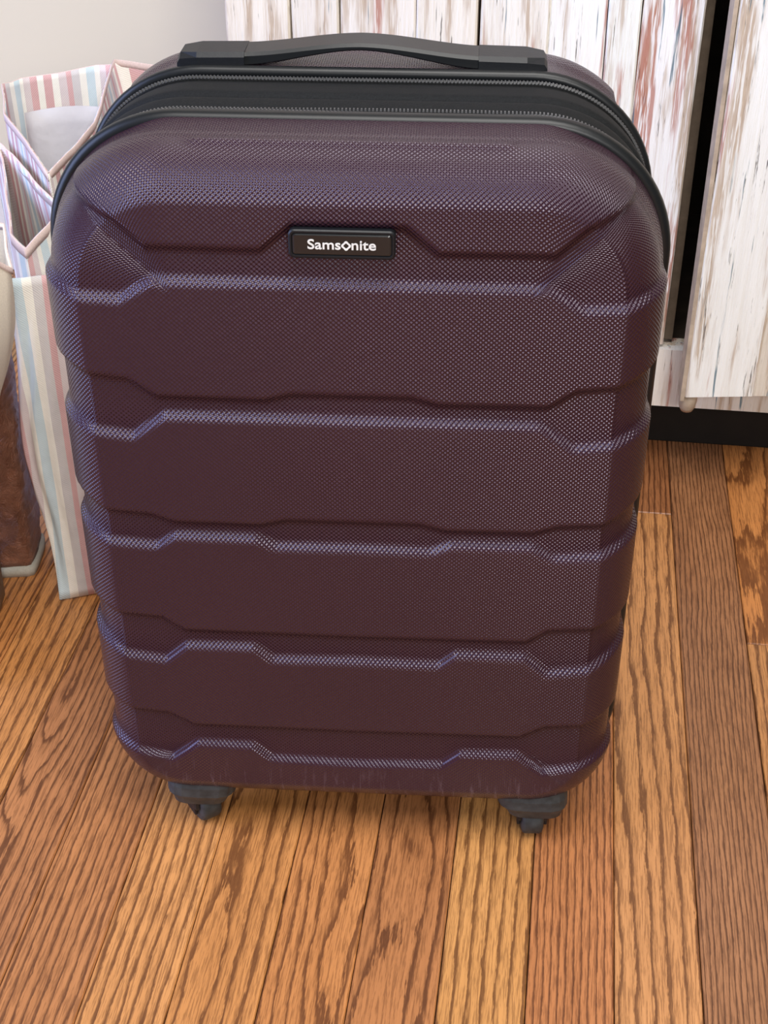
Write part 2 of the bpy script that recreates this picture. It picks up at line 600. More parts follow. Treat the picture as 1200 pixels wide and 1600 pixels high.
A_, Z0, Z1 = 0.1958, 0.034, 0.5635
RT, RB, RF = 0.086, 0.066, 0.042
D_FL = 0.064
GROOVES = [
    ([(0, 521), (34, 521), (53, 505), (122, 505.5), (141, 524), (165, 533), (195, 545)],
     [(0, 485.5), (120, 485.5), (141, 472.5), (165, 474), (195, 482)]),
    ([(0, 407), (38, 407), (55, 402.5), (124, 403), (141, 415), (165, 418), (195, 426)],
     [(0, 391), (120, 391), (142, 375), (165, 378), (195, 386)]),
    ([(0, 310), (45, 310), (62, 305.5), (121, 306), (136, 311.5), (165, 314), (195, 325)],
     [(0, 290.5), (53, 290), (66, 296), (121, 296.5), (135, 287.5), (165, 290.5), (195, 300)]),
    ([(0, 211), (121, 212), (136, 223), (165, 225.5), (195, 232)],
     [(0, 190.5), (60, 189.5), (72, 200), (121, 200), (137, 185.5), (165, 190), (195, 204)]),
    ([(0, 120), (121, 121), (139, 132), (165, 134.5), (195, 141)],
     [(0, 89), (65, 91.5), (78, 103.5), (120, 104.5), (140, 88.5), (165, 94), (195, 101)]),
]


def sst(v, a, b):
    t = np.clip((v - a) / (b - a), 0, 1)
    return t * t * (3 - 2 * t)


def recess(x, z):
    ax = np.abs(x) * 1000
    zm = z * 1000
    d = np.zeros_like(ax)
    for U, L in GROOVES:
        u = np.interp(ax, [p[0] for p in U], [p[1] for p in U])
        l = np.interp(ax, [p[0] for p in L], [p[1] for p in L])
        up = 1 - sst(zm, u - 3.2, u + 3.2)
        lo = sst(zm, l - 5.0, l + 2.0)
        d = np.maximum(d, up * lo)
    return d * 0.0042


def shell_mesh(front=True):
    """half shell as a warped grid; local y grows from the face (0) to the rim"""
    step = 0.0019 if front else 0.006
    qa = RF * math.pi / 2

    def line(half):
        """signed arc positions from -half edge to +half edge; returns distance to edge e, arc s, drop"""
        total = half - RF + qa
        n = max(8, int(total / step))
        s = np.linspace(0, total, n + 1)
        phi = np.clip(math.pi / 2 - s / RF, 0, math.pi / 2)
        e = np.where(s < qa, RF * (1 - np.sin(phi)), RF + (s - qa))
        return s, e, phi, total
    hz = (Z1 - Z0) / 2
    zc = (Z1 + Z0) / 2
    s, ex, phx, tx = line(A_)
    X1 = np.concatenate([-(A_ - ex), (A_ - ex)[::-1][1:]])
    UX = np.concatenate([s - tx, (tx - s)[::-1][1:]])
    s2, ez, phz, tz = line(hz)
    Zl = np.concatenate([-(hz - ez), (hz - ez)[::-1][1:]])
    VZ = np.concatenate([s2 - tz, (tz - s2)[::-1][1:]])
    nx, nz = len(X1), len(Zl)
    X, Z = np.meshgrid(X1, Zl, indexing='ij')
    UU, VV = np.meshgrid(UX, VZ, indexing='ij')
    ex_ = A_ - np.abs(X)
    ez_ = hz - np.abs(Z)
    e = np.minimum(ex_, ez_)
    sinp = np.clip(1 - e / RF, 0, 1)
    phi = np.arcsin(sinp)
    Rc = np.where(Z > 0, RT, RB)
    # 2D outward direction
    dxx = np.clip(Rc - ex_, 0, None)
    dzz = np.clip(Rc - ez_, 0, None)
    corner = (dxx > 0) & (dzz > 0)
    m = np.maximum(dxx, dzz)
    ln = np.hypot(dxx, dzz) + 1e-12
    k = np.where(corner, m / ln, 1.0)
    sxg, szg = np.sign(X), np.sign(Z)
    Xw = np.where(corner, sxg * (A_ - Rc + dxx * k), X)
    Zw = np.where(corner, szg * (hz - Rc + dzz * k), Z)
    isx = ex_ <= ez_
    Nx = np.where(corner, sxg * dxx / ln, np.where(isx, sxg, 0))
    Nz = np.where(corner, szg * dzz / ln, np.where(isx, 0, szg))
    # face is drawn in a little (draft) towards the front
    # crisp bend where the flat face meets the side and bottom fillets; the top rolls over softly
    soft = np.clip(Nz, 0, 1) ** 0.7
    ph0 = R(20) * (1 - soft)
    drop0 = RF * (1 - np.cos(R(20)))
    Y = np.maximum(RF * (1 - np.cos(phi)), RF * (1 - np.cos(ph0))) - drop0
    Y = np.where((phi <= ph0) | (e > RF), 0.0, Y)
    Y = np.maximum(Y, 0.0)
    phi = np.where(Y <= 1e-7, 0.0, phi)
    DR = 0.0018
    Xw = Xw * (1 - DR / A_)
    Zw = Zw * (1 - DR / hz)
    P = np.stack([Xw, Y, Zw + zc], -1).reshape(-1, 3)
    Nn = np.stack([np.sin(phi) * Nx, -np.cos(phi), np.sin(phi) * Nz], -1).reshape(-1, 3)
    UV = np.stack([UU, VV], -1).reshape(-1, 2)
    faces = []
    idx = np.arange(nx * nz).reshape(nx, nz)
    a, b, c, d = idx[:-1, :-1].ravel(), idx[1:, :-1].ravel(), idx[1:, 1:].ravel(), idx[:-1, 1:].ravel()
    faces = list(zip(a.tolist(), b.tolist(), c.tolist(), d.tolist()))
    # wall rings
    loop = list(idx[:, 0]) + list(idx[-1, 1:]) + list(idx[-2::-1, -1]) + list(idx[0, -2:0:-1])
    loop = [int(i) for i in loop]
    nl = len(loop)
    depth = (D_FL if front else 0.085) - RF
    nst = 9 if front else 8
    base = P[loop].copy()
    bn = Nn[loop].copy()
    bn[:, 1] = 0
    bn /= np.linalg.norm(bn, axis=1)[:, None]
    buv = UV[loop]
    prev = loop
    PP, NN, UVs = [P], [Nn], [UV]
    cnt = len(P)
    for i in range(1, nst + 1):
        t = i / nst
        q = base + bn * (DR * 0.9 * t)
        q[:, 1] = RF + depth * t
        duv = bn[:, [0, 2]] * (depth * t)
        PP.append(q)
        NN.append(bn)
        UVs.append(buv + duv)
        cur = list(range(cnt, cnt + nl))
        cnt += nl
        for j in range(nl):
            k2 = (j + 1) % nl
            faces.append((prev[j], prev[k2], cur[k2], cur[j]))
        prev = cur
    P = np.concatenate(PP)
    Nn = np.concatenate(NN)
    UV = np.concatenate(UVs)
    rc = recess(P[:, 0], P[:, 2])
    fade = 1 - sst(P[:, 1], D_FL - 0.020, D_FL - 0.010)
    # the rim band next to the piping lies a touch lower than the panels
    P = P - Nn * (rc * fade)[:, None]
    P = P - Nn * ((1 - fade) * 0.0022 * (np.abs(Nn[:, 0]) > 0.05) * sst(np.abs(Nn[:, 0]), 0.05, 0.4))[:, None]
    # raised crease across the shoulder
    cre = np.exp(-((P[:, 1] - 0.031) / 0.0035) ** 2) * (1 - sst(np.abs(P[:, 0]), 0.09, 0.1)) * (Nn[:, 2] > 0.5)
    P = P + Nn * (cre * 0.0018)[:, None]
    return P, faces, UV


P, F, UV = shell_mesh(True)
fs = mesh_obj('front_shell', P, F, SHELL, case, True, UV)
for q_ in (fs,):
    bm = bmesh.new()
    bm.from_mesh(q_.data)
    bmesh.ops.recalc_face_normals(bm, faces=bm.faces)
    bm.to_mesh(q_.data)
    bm.free()
fs['label'] = 'purple diamond-textured front shell'
P, F, UV = shell_mesh(False)
Pb = P.copy()
Pb[:, 1] = 0.248 - P[:, 1]
Pb[:, 0] = -P[:, 0]
bs = mesh_obj('back_shell', Pb, F, SHELL, case, True, UV)
bm = bmesh.new()
bm.from_mesh(bs.data)
bmesh.ops.recalc_face_normals(bm, faces=bm.faces)
bm.to_mesh(bs.data)
bm.free()
bs['label'] = 'purple back shell with black handle'

HZ, ZC = (Z1 - Z0) / 2, (Z1 + Z0) / 2


def perimeter(off, n_c=18, n_s=24):
    """closed rounded-rectangle path (x, z) and outward normals, at an offset from the rim"""
    pts, nrm = [], []
    cs = [((A_ - RT), (HZ - RT), RT, 0), (-(A_ - RT), (HZ - RT), RT, 90), (-(A_ - RB), -(HZ - RB), RB, 180), ((A_ - RB), -(HZ - RB), RB, 270)]
    arcs = []
    for (qx, qz, r_, a0) in cs:
        arc = []
        for i in range(n_c + 1):
            a = R(a0 + 90 * i / n_c)
            arc.append(((qx + (r_ + off) * math.cos(a), qz + (r_ + off) * math.sin(a)), (math.cos(a), math.sin(a))))
        arcs.append(arc)
    for k in range(4):
        pts += [p for p, _ in arcs[k]]
        nrm += [q for _, q in arcs[k]]
        p0, p1 = arcs[k][-1], arcs[(k + 1) % 4][0]
        for i in range(1, n_s):
            t = i / n_s
            pts.append((p0[0][0] * (1 - t) + p1[0][0] * t, p0[0][1] * (1 - t) + p1[0][1] * t))
            nrm.append(p0[1])
    return pts, nrm


def sweep(name, prof, mat, closed=False, smooth=True):
    """profile of (y, outward offset) swept round the rim"""
    vs_, fs_ = [], []
    n = None
    for (y, off) in prof:
        pts, _ = perimeter(off - (0 if 'piping' in name else 0.0015))
        n = len(pts)
        vs_ += [(px, y, pz + ZC) for px, pz in pts]
    m = len(prof)
    for i in range(m if closed else m - 1):
        a, b = i * n, ((i + 1) % m) * n
        for j in range(n):
            k = (j + 1) % n
            fs_.append((a + j, a + k, b + k, b + j))
    o = mesh_obj(name, vs_, fs_, mat, case, smooth)
    bm2 = bmesh.new()
    bm2.from_mesh(o.data)
    bmesh.ops.recalc_face_normals(bm2, faces=bm2.faces)
    bm2.to_mesh(o.data)
    bm2.free()
    return o


def bead(yc, off, ry, ro, n=12):
    return [(yc + ry * math.cos(a), off + ro * math.sin(a)) for a in [k * 2 * math.pi / n for k in range(n)]]


FB = D_FL + 0.0055
sweep('rim_piping', bead(FB, -0.0022, 0.0062, 0.0052), RUBBER, True)
sweep('rim_piping', bead(0.1655, -0.0034, 0.0042, 0.0042), RUBBER, True)
# dark tapes and the folded gusset of the expansion section
sweep('zipper_tape', [(FB + 0.004, -0.004), (FB + 0.0075, -0.0022), (FB + 0.011, -0.0022), (FB + 0.0155, -0.0042), (FB + 0.017, -0.008),
                      (FB + 0.020, -0.008), (FB + 0.0215, -0.0040), (FB + 0.026, -0.0026), (FB + 0.030, -0.004)], NYLON)
Z1Y = FB + 0.0185
gus = []
y0g, y1g = FB + 0.029, 0.148
for i in range(25):
    t = i / 24
    gus.append((y0g + (y1g - y0g) * t, -0.0040 + 0.0032 * math.sin(t * math.pi) ** 0.7 - 0.0042 * math.exp(-((t - 0.36) / 0.06) ** 2)))
sweep('expansion_gusset', gus, NYLON)
Z2Y = 0.1535
sweep('zipper_tape', [(0.147, -0.0042), (0.1495, -0.0036), (0.1520, -0.0052), (0.1525, -0.007), (0.1545, -0.007), (0.155, -0.0052),
                      (0.158, -0.0036), (0.1630, -0.0042)], NYLON)


def teeth(name, y, off, gap, pitch=0.0024):
    """rows of zipper teeth round the rim"""
    vs_, fs_ = [], []
    pts, nrm = perimeter(off - 0.0015, 60, 200)
    n = len(pts)
    acc, nxt = 0.0, 0.0
    for j in range(n):
        p, q = pts[j], pts[(j + 1) % n]
        d = math.hypot(q[0] - p[0], q[1] - p[1])
        while nxt < acc + d and d > 0:
            t = (nxt - acc) / d
            c = Vector((p[0] * (1 - t) + q[0] * t, p[1] * (1 - t) + q[1] * t))
            tg = Vector((q[0] - p[0], q[1] - p[1])).normalized()
            nn = Vector(nrm[j])
            for sgn in (-1, 1):
                # the front rows part a little on one side, as a zip not drawn tight
                g_ = gap(c.x, c.y) if callable(gap) else gap
                yy = y + sgn * g_
                sh = 0.0 if sgn < 0 else pitch / 2
                b0 = len(vs_)
                for (dt, dy, dn) in ((-1, -1, -1), (1, -1, -1), (1, 1, -1), (-1, 1, -1), (-.7, -.7, 1), (.7, -.7, 1), (.7, .7, 1), (-.7, .7, 1)):
                    cc = c + tg * (dt * pitch * 0.27 + sh) + nn * (dn * 0.0007)
                    vs_.append((cc.x, yy + dy * 0.0011, cc.y + ZC))
                fs_.extend([(b0 + 4, b0 + 5, b0 + 6, b0 + 7), (b0, b0 + 1, b0 + 5, b0 + 4), (b0 + 1, b0 + 2, b0 + 6, b0 + 5),
                            (b0 + 2, b0 + 3, b0 + 7, b0 + 6), (b0 + 3, b0, b0 + 4, b0 + 7), (b0 + 3, b0 + 2, b0 + 1, b0)])
            nxt += pitch
        acc += d
    o = mesh_obj(name, vs_, fs_, TEETH, case)
    o['kind'] = 'stuff'
    return o


def gap1(x, z):
    return 0.0011 + 0.0028 * max(0, math.sin(max(0, min(1, (x + 0.06) / 0.21)) * math.pi)) * (1 if z > 0 else 0)


teeth('zipper_teeth', Z1Y, -0.0012, gap1)
teeth('zipper_teeth', Z2Y, -0.0020, 0.0009)
# inner carcass so the case is not hollow behind the zips
sweep('lining', [(FB, -0.009), (0.166, -0.009)], NYLON)

# ---- top carrying handle: two end mounts and a low arched grip
HXC = -0.004 - shift - 0.004


def arch_z(x):
    t = min(1, abs(x) / 0.084)
    return 1 - t * t * (3 - 2 * t) * 0.9 - 0.1 * t


HB, HF = 0.198, 0.169
vs_, fs_ = [], []
NG = 36
for i in range(NG + 1):
    x = -0.086 + 0.172 * i / NG
    k = arch_z(x)
    zb_ = 0.5615 + 0.0115 * k
    zt = 0.5710 + 0.0075 * k
    ring = [(HF + 0.001, zb_ + 0.001), (HF, zb_ + 0.002), (HF, zt - 0.002), (HF + 0.002, zt), (HB - 0.004, zt + 0.0004), (HB, zt - 0.003), (HB, zb_ + 0.002), (HB - 0.002, zb_)]
    vs_ += [(x + HXC, a, b) for a, b in ring]
for i in range(NG):
    for j in range(8):
        k = (j + 1) % 8
        fs_.append((i * 8 + j, i * 8 + k, i * 8 + 8 + k, i * 8 + 8 + j))
fs_ += [tuple(range(7, -1, -1)), tuple(range(NG * 8, NG * 8 + 8))]
ho = mesh_obj('carry_handle', vs_, fs_, RUBBER, case)
ho['label'] = 'black rubber carrying handle, low arch'
bm = bmesh.new()
bm.from_mesh(ho.data)
bmesh.ops.recalc_face_normals(bm, faces=bm.faces)
bm.to_mesh(ho.data)
bm.free()
for sgn in (-1, 1):
    bm = bmesh.new()
    secs = [(0.078, 0.5718, 0.0), (0.110, 0.5712, 0.0), (0.1215, 0.5700, 0.004), (0.1235, 0.567, 0.006)]
    rg = []
    for (xa, zt, ins) in secs:
        zb_ = 0.5585
        r_ = [(HF - 0.0015 + ins * 0.2, zb_), (HF - 0.0015 + ins * 0.2, zt - 0.003), (HF + 0.001 + ins, zt), (HB - 0.002 - ins, zt - 0.0002), (HB + 0.002 - ins, zt - 0.004), (HB + 0.002 - ins, zb_)]
        rg.append([bm.verts.new((HXC + sgn * xa, a, b)) for a, b in r_])
    for a, b in zip(rg, rg[1:]):
        for k in range(6):
            bm.faces.new((a[k], a[(k + 1) % 6], b[(k + 1) % 6], b[k]))
    bm.faces.new(rg[0])
    bm.faces.new(rg[-1])
    bm_obj('handle_mount', bm, PLASTIC, case)

# ---- badge
TB = Vector((-0.0066 - shift - 0.001, 0, 0.5118))


def rrect(w, h, r_, y, n=8, bow=0.0):
    pts = []
    for (qx, qz, a0) in ((w - r_, h - r_, 0), (-(w - r_), h - r_, 90), (-(w - r_), -(h - r_), 180), (w - r_, -(h - r_), 270)):
        for i in range(n + 1):
            a = R(a0 + 90 * i / n)
            x, z = qx + r_ * math.cos(a), qz + r_ * math.sin(a)
            pts.append((x, y, z + bow * (1 - (x / w) ** 2) * (1 if z > 0 else 0.4)))
    return pts


def loft(name, rings_, mat, parent, cap0=False, cap1=True, smooth=False):
    n = len(rings_[0])
    v = [p for r_ in rings_ for p in r_]
    f = []
    for i in range(len(rings_) - 1):
        for j in range(n):
            k = (j + 1) % n
            f.append((i * n + j, i * n + k, (i + 1) * n + k, (i + 1) * n + j))
    if cap1:
        f.append(tuple(range((len(rings_) - 1) * n, len(rings_) * n)))
    if cap0:
        f.append(tuple(range(n - 1, -1, -1)))
    o = mesh_obj(name, v, f, mat, parent, smooth)
    b_ = bmesh.new()
    b_.from_mesh(o.data)
    bmesh.ops.recalc_face_normals(b_, faces=b_.faces)
    b_.to_mesh(o.data)
    b_.free()
    return o


bw, bh = 0.0315, 0.0090
badge = loft('badge', [rrect(bw, bh, 0.0035, 0.006), rrect(bw, bh, 0.0035, -0.0022), rrect(bw - 0.0008, bh - 0.0008, 0.003, -0.003),
                       rrect(bw - 0.0018, bh - 0.0018, 0.0022, -0.003), rrect(bw - 0.0022, bh - 0.0022, 0.002, -0.0020)],
             PLASTIC, case, smooth=False)
badge.location = TB
badge['label'] = 'black name badge with silver lettering'
loft('badge_plate', [rrect(bw - 0.0026, bh - 0.0026, 0.0014, -0.0015), rrect(bw - 0.0026, bh - 0.0026, 0.0014, -0.0026),
                     rrect(bw - 0.0034, bh - 0.0034, 0.001, -0.0030)], GLOSS, badge)


def text_mesh(s, size, xs=1.0):
    cu = bpy.data.curves.new('lettering', 'FONT')
    cu.body = s
    cu.size = size
    cu.extrude = 0.00025
    cu.offset = 0.00012
    cu.resolution_u = 4
    o = bpy.data.objects.new('lettering_tmp', cu)
    C.objects.link(o)
    bpy.context.view_layer.update()
    dg = bpy.context.evaluated_depsgraph_get()
    me = bpy.data.meshes.new_from_object(o.evaluated_get(dg))
    bpy.data.objects.remove(o)
    xsn = [v.co.x for v in me.vertices]
    x0 = min(xsn)
    w = max(xsn) - x0
    for v in me.vertices:
        v.co = Vector(((v.co.x - x0) * xs, -v.co.z, v.co.y))
    return me, w * xs


def letter(me, x, z):
    me.materials.clear()
    me.materials.append(SILVER)
    o = bpy.data.objects.new('lettering', me)
    C.objects.link(o)
    o.parent = badge
    o.location = (x, -0.0031, z)


tm1, w1 = text_mesh('Sams', 0.0086, 1.14)
tm2, w2 = text_mesh('nite', 0.0086, 1.14)
ow, gp = 0.0052, 0.0006
tot = w1 + w2 + ow + 2 * gp
xL = -tot / 2
zt0 = -0.0027
letter(tm1, xL, zt0)
letter(tm2, xL + w1 + ow + 2 * gp, zt0)
# the round-cornered diamond that stands for the "o"
n = 32
o_out, o_in, o_out2, o_in2 = [], [], [], []
for i in range(n):
    a = 2 * math.pi * i / n
    rr_ = 0.0026 * (1 + 0.13 * math.cos(4 * a))
    ri_ = 0.00145 * (1 + 0.10 * math.cos(4 * a))
    o_out.append((rr_ * math.cos(a), 0.0002, rr_ * math.sin(a)))
    o_in.append((ri_ * math.cos(a), 0.0002, ri_ * math.sin(a)))
v_ = o_out + o_in + [(x, -0.00025, z) for x, y, z in o_out] + [(x, -0.00025, z) for x, y, z in o_in]
f_ = []
for i in range(n):
    j = (i + 1) % n
    f_ += [(i, j, 2 * n + j, 2 * n + i), (n + j, n + i, 3 * n + i, 3 * n + j), (2 * n + i, 2 * n + j, 3 * n + j, 3 * n + i)]
om = mesh_obj('lettering', v_, f_, SILVER, badge)
om.location = (xL + w1 + gp + ow / 2, -0.0031, zt0 + 0.0023)

# ---- wheels: moulded corner housings and casters


def caster(xw, yw, rot, sgn):
    h = bmesh.new()
    # housing: tapered block following the shell corner
    secs = [(0.0580, 0.029, 0.020), (0.050, 0.0285, 0.022), (0.041, 0.0275, 0.022), (0.035, 0.0235, 0.019), (0.0275, 0.0215, 0.016)]
    rg = []
    for i, (z, wx, wy_) in enumerate(secs):
        ring = []
        for k in range(20):
            a = 2 * math.pi * k / 20
            ca, sa = math.cos(a), math.sin(a)
            p_ = 0.55
            x = math.copysign(abs(ca) ** p_, ca) * wx
            y = math.copysign(abs(sa) ** p_, sa) * wy_
            ring.append(h.verts.new((xw + x - sgn * 0.003 * (3 - i) * 0.4, yw + y, z)))
        rg.append(ring)
    for a, b in zip(rg, rg[1:]):
        for k in range(20):
            h.faces.new((a[k], a[(k + 1) % 20], b[(k + 1) % 20], b[k]))
    h.faces.new(rg[0])
    h.faces.new(rg[-1])
    ho_ = bm_obj('wheel_housing', h, WORN, case)
    w = bmesh.new()
    # fork
    box_bm(w, -0.0125, 0.0125, -0.010, 0.012, 0.017, 0.030, 0.003)
    for s_ in (-1, 1):
        box_bm(w, s_ * 0.0105 - 0.0015, s_ * 0.0105 + 0.0015, -0.006, 0.012, 0.010, 0.026, 0.001)
    fk = bm_obj('fork', w, PLASTIC, case)
    fk.location = (xw, yw, 0)
    fk.rotation_euler = (0, 0, rot)
    w = bmesh.new()
    r_, hw = 0.0185, 0.0085
    prof_ = [(-hw, r_ - 0.004), (-hw + 0.001, r_ - 0.001), (-hw + 0.003, r_), (hw - 0.003, r_), (hw - 0.001, r_ - 0.001), (hw, r_ - 0.004), (hw - 0.001, 0.008), (hw, 0.004)]
    rings2 = []
    for (xo, rad) in prof_:
        rings2.append([w.verts.new((xo, rad * math.cos(a), rad * math.sin(a))) for a in [k * 2 * math.pi / 28 for k in range(28)]])
    for a, b in zip(rings2, rings2[1:]):
        for k in range(28):
            w.faces.new((a[k], a[(k + 1) % 28], b[(k + 1) % 28], b[k]))
    w.faces.new(rings2[0])
    w.faces.new(rings2[-1])
    wh = bm_obj('wheel', w, WORN, fk, True)
    wh.location = (0, 0.002, r_)
    return ho_


caster(-0.129 - shift, 0.026, R(35), -1)
caster(0.1335 - shift, 0.026, R(2), 1)
caster(-0.132 - shift, 0.205, R(20), -1)
caster(0.1325 - shift, 0.205, R(-15), 1)

# side feet the case lies on
bm = bmesh.new()
box_bm(bm, A_ - 0.012, A_ + 0.0085, 0.100, 0.122, 0.366, 0.402, 0.004)
bm_obj('side_foot', bm, PLASTIC, case)


# ------------------------------------------------------------------ cloth bags
def loft_bag(name, sections, mat, parent, nseg=10, nz=40, wr=0.0025, seed=0, u0=0.0, thick=0.0014, bottom=True):
    """sections: list of (z list or z, polygon).  open-topped cloth bag, wrinkled, with real thickness"""
    k = len(sections[0][1])
    # resample each polygon
    def resample(sec):
        out = []
        for i in range(k):
            a, b = Vector(sec[i]), Vector(sec[(i + 1) % k])
            for j in range(nseg):
                out.append(a.lerp(b, j / nseg))
        return out
    rs = [resample(s) for s in [[Vector((*p, z)) if len(p) == 2 else Vector(p) for p in poly] for z, poly in sections]]
    n = k * nseg
    # perimeter coordinate measured on the middle section
    mid = rs[len(rs) // 2]
    us = [u0]
    for i in range(n):
        us.append(us[-1] + (mid[(i + 1) % n] - mid[i]).length)
    verts, uvs = [], []
    m = len(rs)
    for iz in range(nz + 1):
        t = iz / nz * (m - 1)
        i0 = min(int(t), m - 2)
        f = t - i0
        p0, p1, p2, p3 = rs[max(i0 - 1, 0)], rs[i0], rs[i0 + 1], rs[min(i0 + 2, m - 1)]
        for j in range(n + 1):
            jj = j % n
            a, b, c, d = p0[jj], p1[jj], p2[jj], p3[jj]
            q = 0.5 * ((2 * b) + (c - a) * f + (2 * a - 5 * b + 4 * c - d) * f * f + (3 * b - a - 3 * c + d) * f ** 3)
            corner = min(jj % nseg, nseg - jj % nseg) / (nseg / 2)
            w = mnoise.noise_vector(Vector((q.x * 16 + seed, q.y * 16, q.z * 7))) * wr * (0.5 + corner)
            w2 = mnoise.noise_vector(Vector((q.x * 60 + seed, q.y * 60, q.z * 16))) * wr * 0.35
            q = q + Vector(((w + w2).x, (w + w2).y, (w.z if iz == nz else 0)))
            if iz == 0:
                q.z = max(q.z, sections[0][0])
            verts.append(q)
            uvs.append((us[j], q.z))
    faces = []
    for iz in range(nz):
        for j in range(n):
            a = iz * (n + 1) + j
            faces.append((a, a + 1, a + n + 2, a + n + 1))
    if bottom:
        faces.append(tuple(range(n - 1, -1, -1)))
    o = mesh_obj(name, verts, faces, mat, parent, True, uvs)
    sm = o.modifiers.new('thickness', 'SOLIDIFY')
    sm.thickness = thick
    sm.offset = -1
    rim = [verts[nz * (n + 1) + j] for j in range(n)]
    rim2 = [verts[(nz - 1) * (n + 1) + j] for j in range(n)]
    return o, rim, n


def hem(name, rim, parent, mat, h=0.011, rad=0.0016, closed=True):
    """stitched band that finishes the mouth of a bag"""
    n = len(rim)
    ctr = sum(rim, Vector()) / n
    vs_, fs_ = [], []
    for i in range(n):
        t = (rim[(i + 1) % n] - rim[i - 1]).normalized()
        nn = Vector((t.y, -t.x, 0))
        nn = nn.normalized() if nn.length > 1e-6 else Vector((1, 0, 0))
        p = rim[i]
        for (o_, z_) in ((rad, -h), (rad * 1.1, -h * 0.5), (rad * 1.1, 0.0), (0, rad), (-rad * 1.6, 0.0), (-rad * 1.6, -h)):
            vs_.append(p + nn * o_ + Vector((0, 0, z_)))
    for i in range(n if closed else n - 1):
        a, b = i * 6, ((i + 1) % n) * 6
        for k in range(6):
            k2 = (k + 1) % 6
            fs_.append((a + k, b + k, b + k2, a + k2))
    return mesh_obj(name, vs_, fs_, mat, parent, True)


# rear tote with tissue paper inside (world coordinates, bag empties carry no rotation)
toteA = empty('tote_bag', (-0.31, 1.33, 0))
tag(toteA, 'tall striped cloth tote standing open by the wall, white tissue paper inside', 'tote bag')


def rel(o, pts):
    lx, ly = o.location.x, o.location.y
    return [(p[0] - lx, p[1] - ly, *p[2:]) for p in pts]


topA = [(-0.292, 1.178, 0.398), (-0.272, 1.30, 0.402), (-0.278, 1.46, 0.412), (-0.225, 1.47, 0.402), (-0.30, 1.475, 0.402), (-0.372, 1.440, 0.400), (-0.385, 1.415, 0.402), (-0.366, 1.335, 0.398)]
midA = [(-0.288, 1.185), (-0.255, 1.30), (-0.235, 1.44), (-0.222, 1.46), (-0.30, 1.462), (-0.375, 1.44), (-0.385, 1.41), (-0.366, 1.335)]
botA = [(-0.288, 1.195), (-0.245, 1.30), (-0.225, 1.42), (-0.222, 1.45), (-0.30, 1.455), (-0.372, 1.44), (-0.380, 1.40), (-0.362, 1.335)]
oA, rimA, nA = loft_bag('bag_body', [(0.0, rel(toteA, botA)), (0.18, rel(toteA, midA)), (0.40, rel(toteA, topA))], STRIPE, toteA, 8, 36, 0.002, 3)
hem('hem', rimA, toteA, PINKHEM, 0.007, 0.0006)
vs_, fs_ = [], []
for i in range(13):
    for j in range(17):
        s_, t_ = i / 12, j / 16
        x = -0.362 + 0.115 * s_
        y = 1.395 + 0.042 * s_ + 0.006 * math.sin(s_ * 9 + t_ * 3) - 0.02 * (1 - t_)
        z = 0.10 + 0.278 * t_ + 0.004 * math.sin(s_ * 7) * t_
        vs_.append((x - toteA.location.x, y - toteA.location.y, z))
for i in range(12):
    for j in range(16):
        a = i * 17 + j
        fs_.append((a, a + 17, a + 18, a + 1))
ti = mesh_obj('tissue_paper', vs_, fs_, TISSUE, None, True)
ti.location = toteA.location
ti.modifiers.new('thickness', 'SOLIDIFY').thickness = 0.001
tag(ti, 'folded white tissue paper tucked inside the tall open striped tote', 'tissue paper')

# near tote with an outside pocket, squeezed in beside the suitcase
toteB = empty('tote_bag', (-0.31, 1.16, 0))
tag(toteB, 'sagging striped cloth tote with outside pocket, squeezed beside the suitcase', 'tote bag')
topB = [(-0.303, 1.106, 0.360), (-0.270, 1.132, 0.394), (-0.285, 1.153, 0.385), (-0.362, 1.308, 0.372), (-0.388, 1.350, 0.374), (-0.366, 1.300, 0.366), (-0.321, 1.134, 0.361)]
midB = [(-0.303, 1.118), (-0.235, 1.130), (-0.25, 1.148), (-0.345, 1.27), (-0.360, 1.27), (-0.345, 1.21), (-0.322, 1.135)]
botB = [(-0.300, 1.112), (-0.220, 1.130), (-0.225, 1.15), (-0.335, 1.26), (-0.350, 1.26), (-0.338, 1.21), (-0.316, 1.125)]
oB, rimB, nB = loft_bag('bag_body', [(0.0, rel(toteB, botB)), (0.17, rel(toteB, midB)), (0.375, rel(toteB, topB))], STRIPE, toteB, 8, 40, 0.003, 9, 0.03)
hem('hem', rimB, toteB, PINKHEM, 0.009, 0.0006)
# pocket panel: a wide curved sheet of cloth hung on the near face
vs_, fs_, uv_ = [], [], []
NI, NJ = 28, 40
for j in range(NJ + 1):
    t_ = j / NJ
    z = 0.002 + 0.340 * t_
    bul = math.sin(math.pi * min(1, t_ * 1.02)) ** 0.8
    xl = -0.316 - 0.014 * math.exp(-((t_ - 0.50) / 0.24) ** 2) - 0.003 * t_
    xr = -0.228 - 0.010 * t_
    for i in range(NI + 1):
        s_ = i / NI
        x = xl + (xr - xl) * s_
        edge = math.exp(-s_ * 7)
        y = 1.0835 + 0.30 * (x + 0.316) - 0.010 * bul * math.sin(math.pi * s_) + 0.02 * bul * edge
        w = mnoise.noise(Vector((x * 30, 3.3, z * 9))) * 0.004 * bul + mnoise.noise(Vector((x * 120 - z * 30, 8.1, z * 18))) * 0.0014
        y += w + 0.0045 * math.sin(s_ * 40 - z * 16) * math.exp(-s_ * 4) * bul
        vs_.append((x - toteB.location.x, y - toteB.location.y - 0.001, z))
        uv_.append((0.030 + (x + 0.332) + 0.3 * (xl + 0.332) * math.exp(-s_ * 5), z))
for j in range(NJ):
    for i in range(NI):
        a = j * (NI + 1) + i
        fs_.append((a, a + 1, a + NI + 2, a + NI + 1))
pk = mesh_obj('pocket', vs_, fs_, STRIPE, toteB, True, uv_)
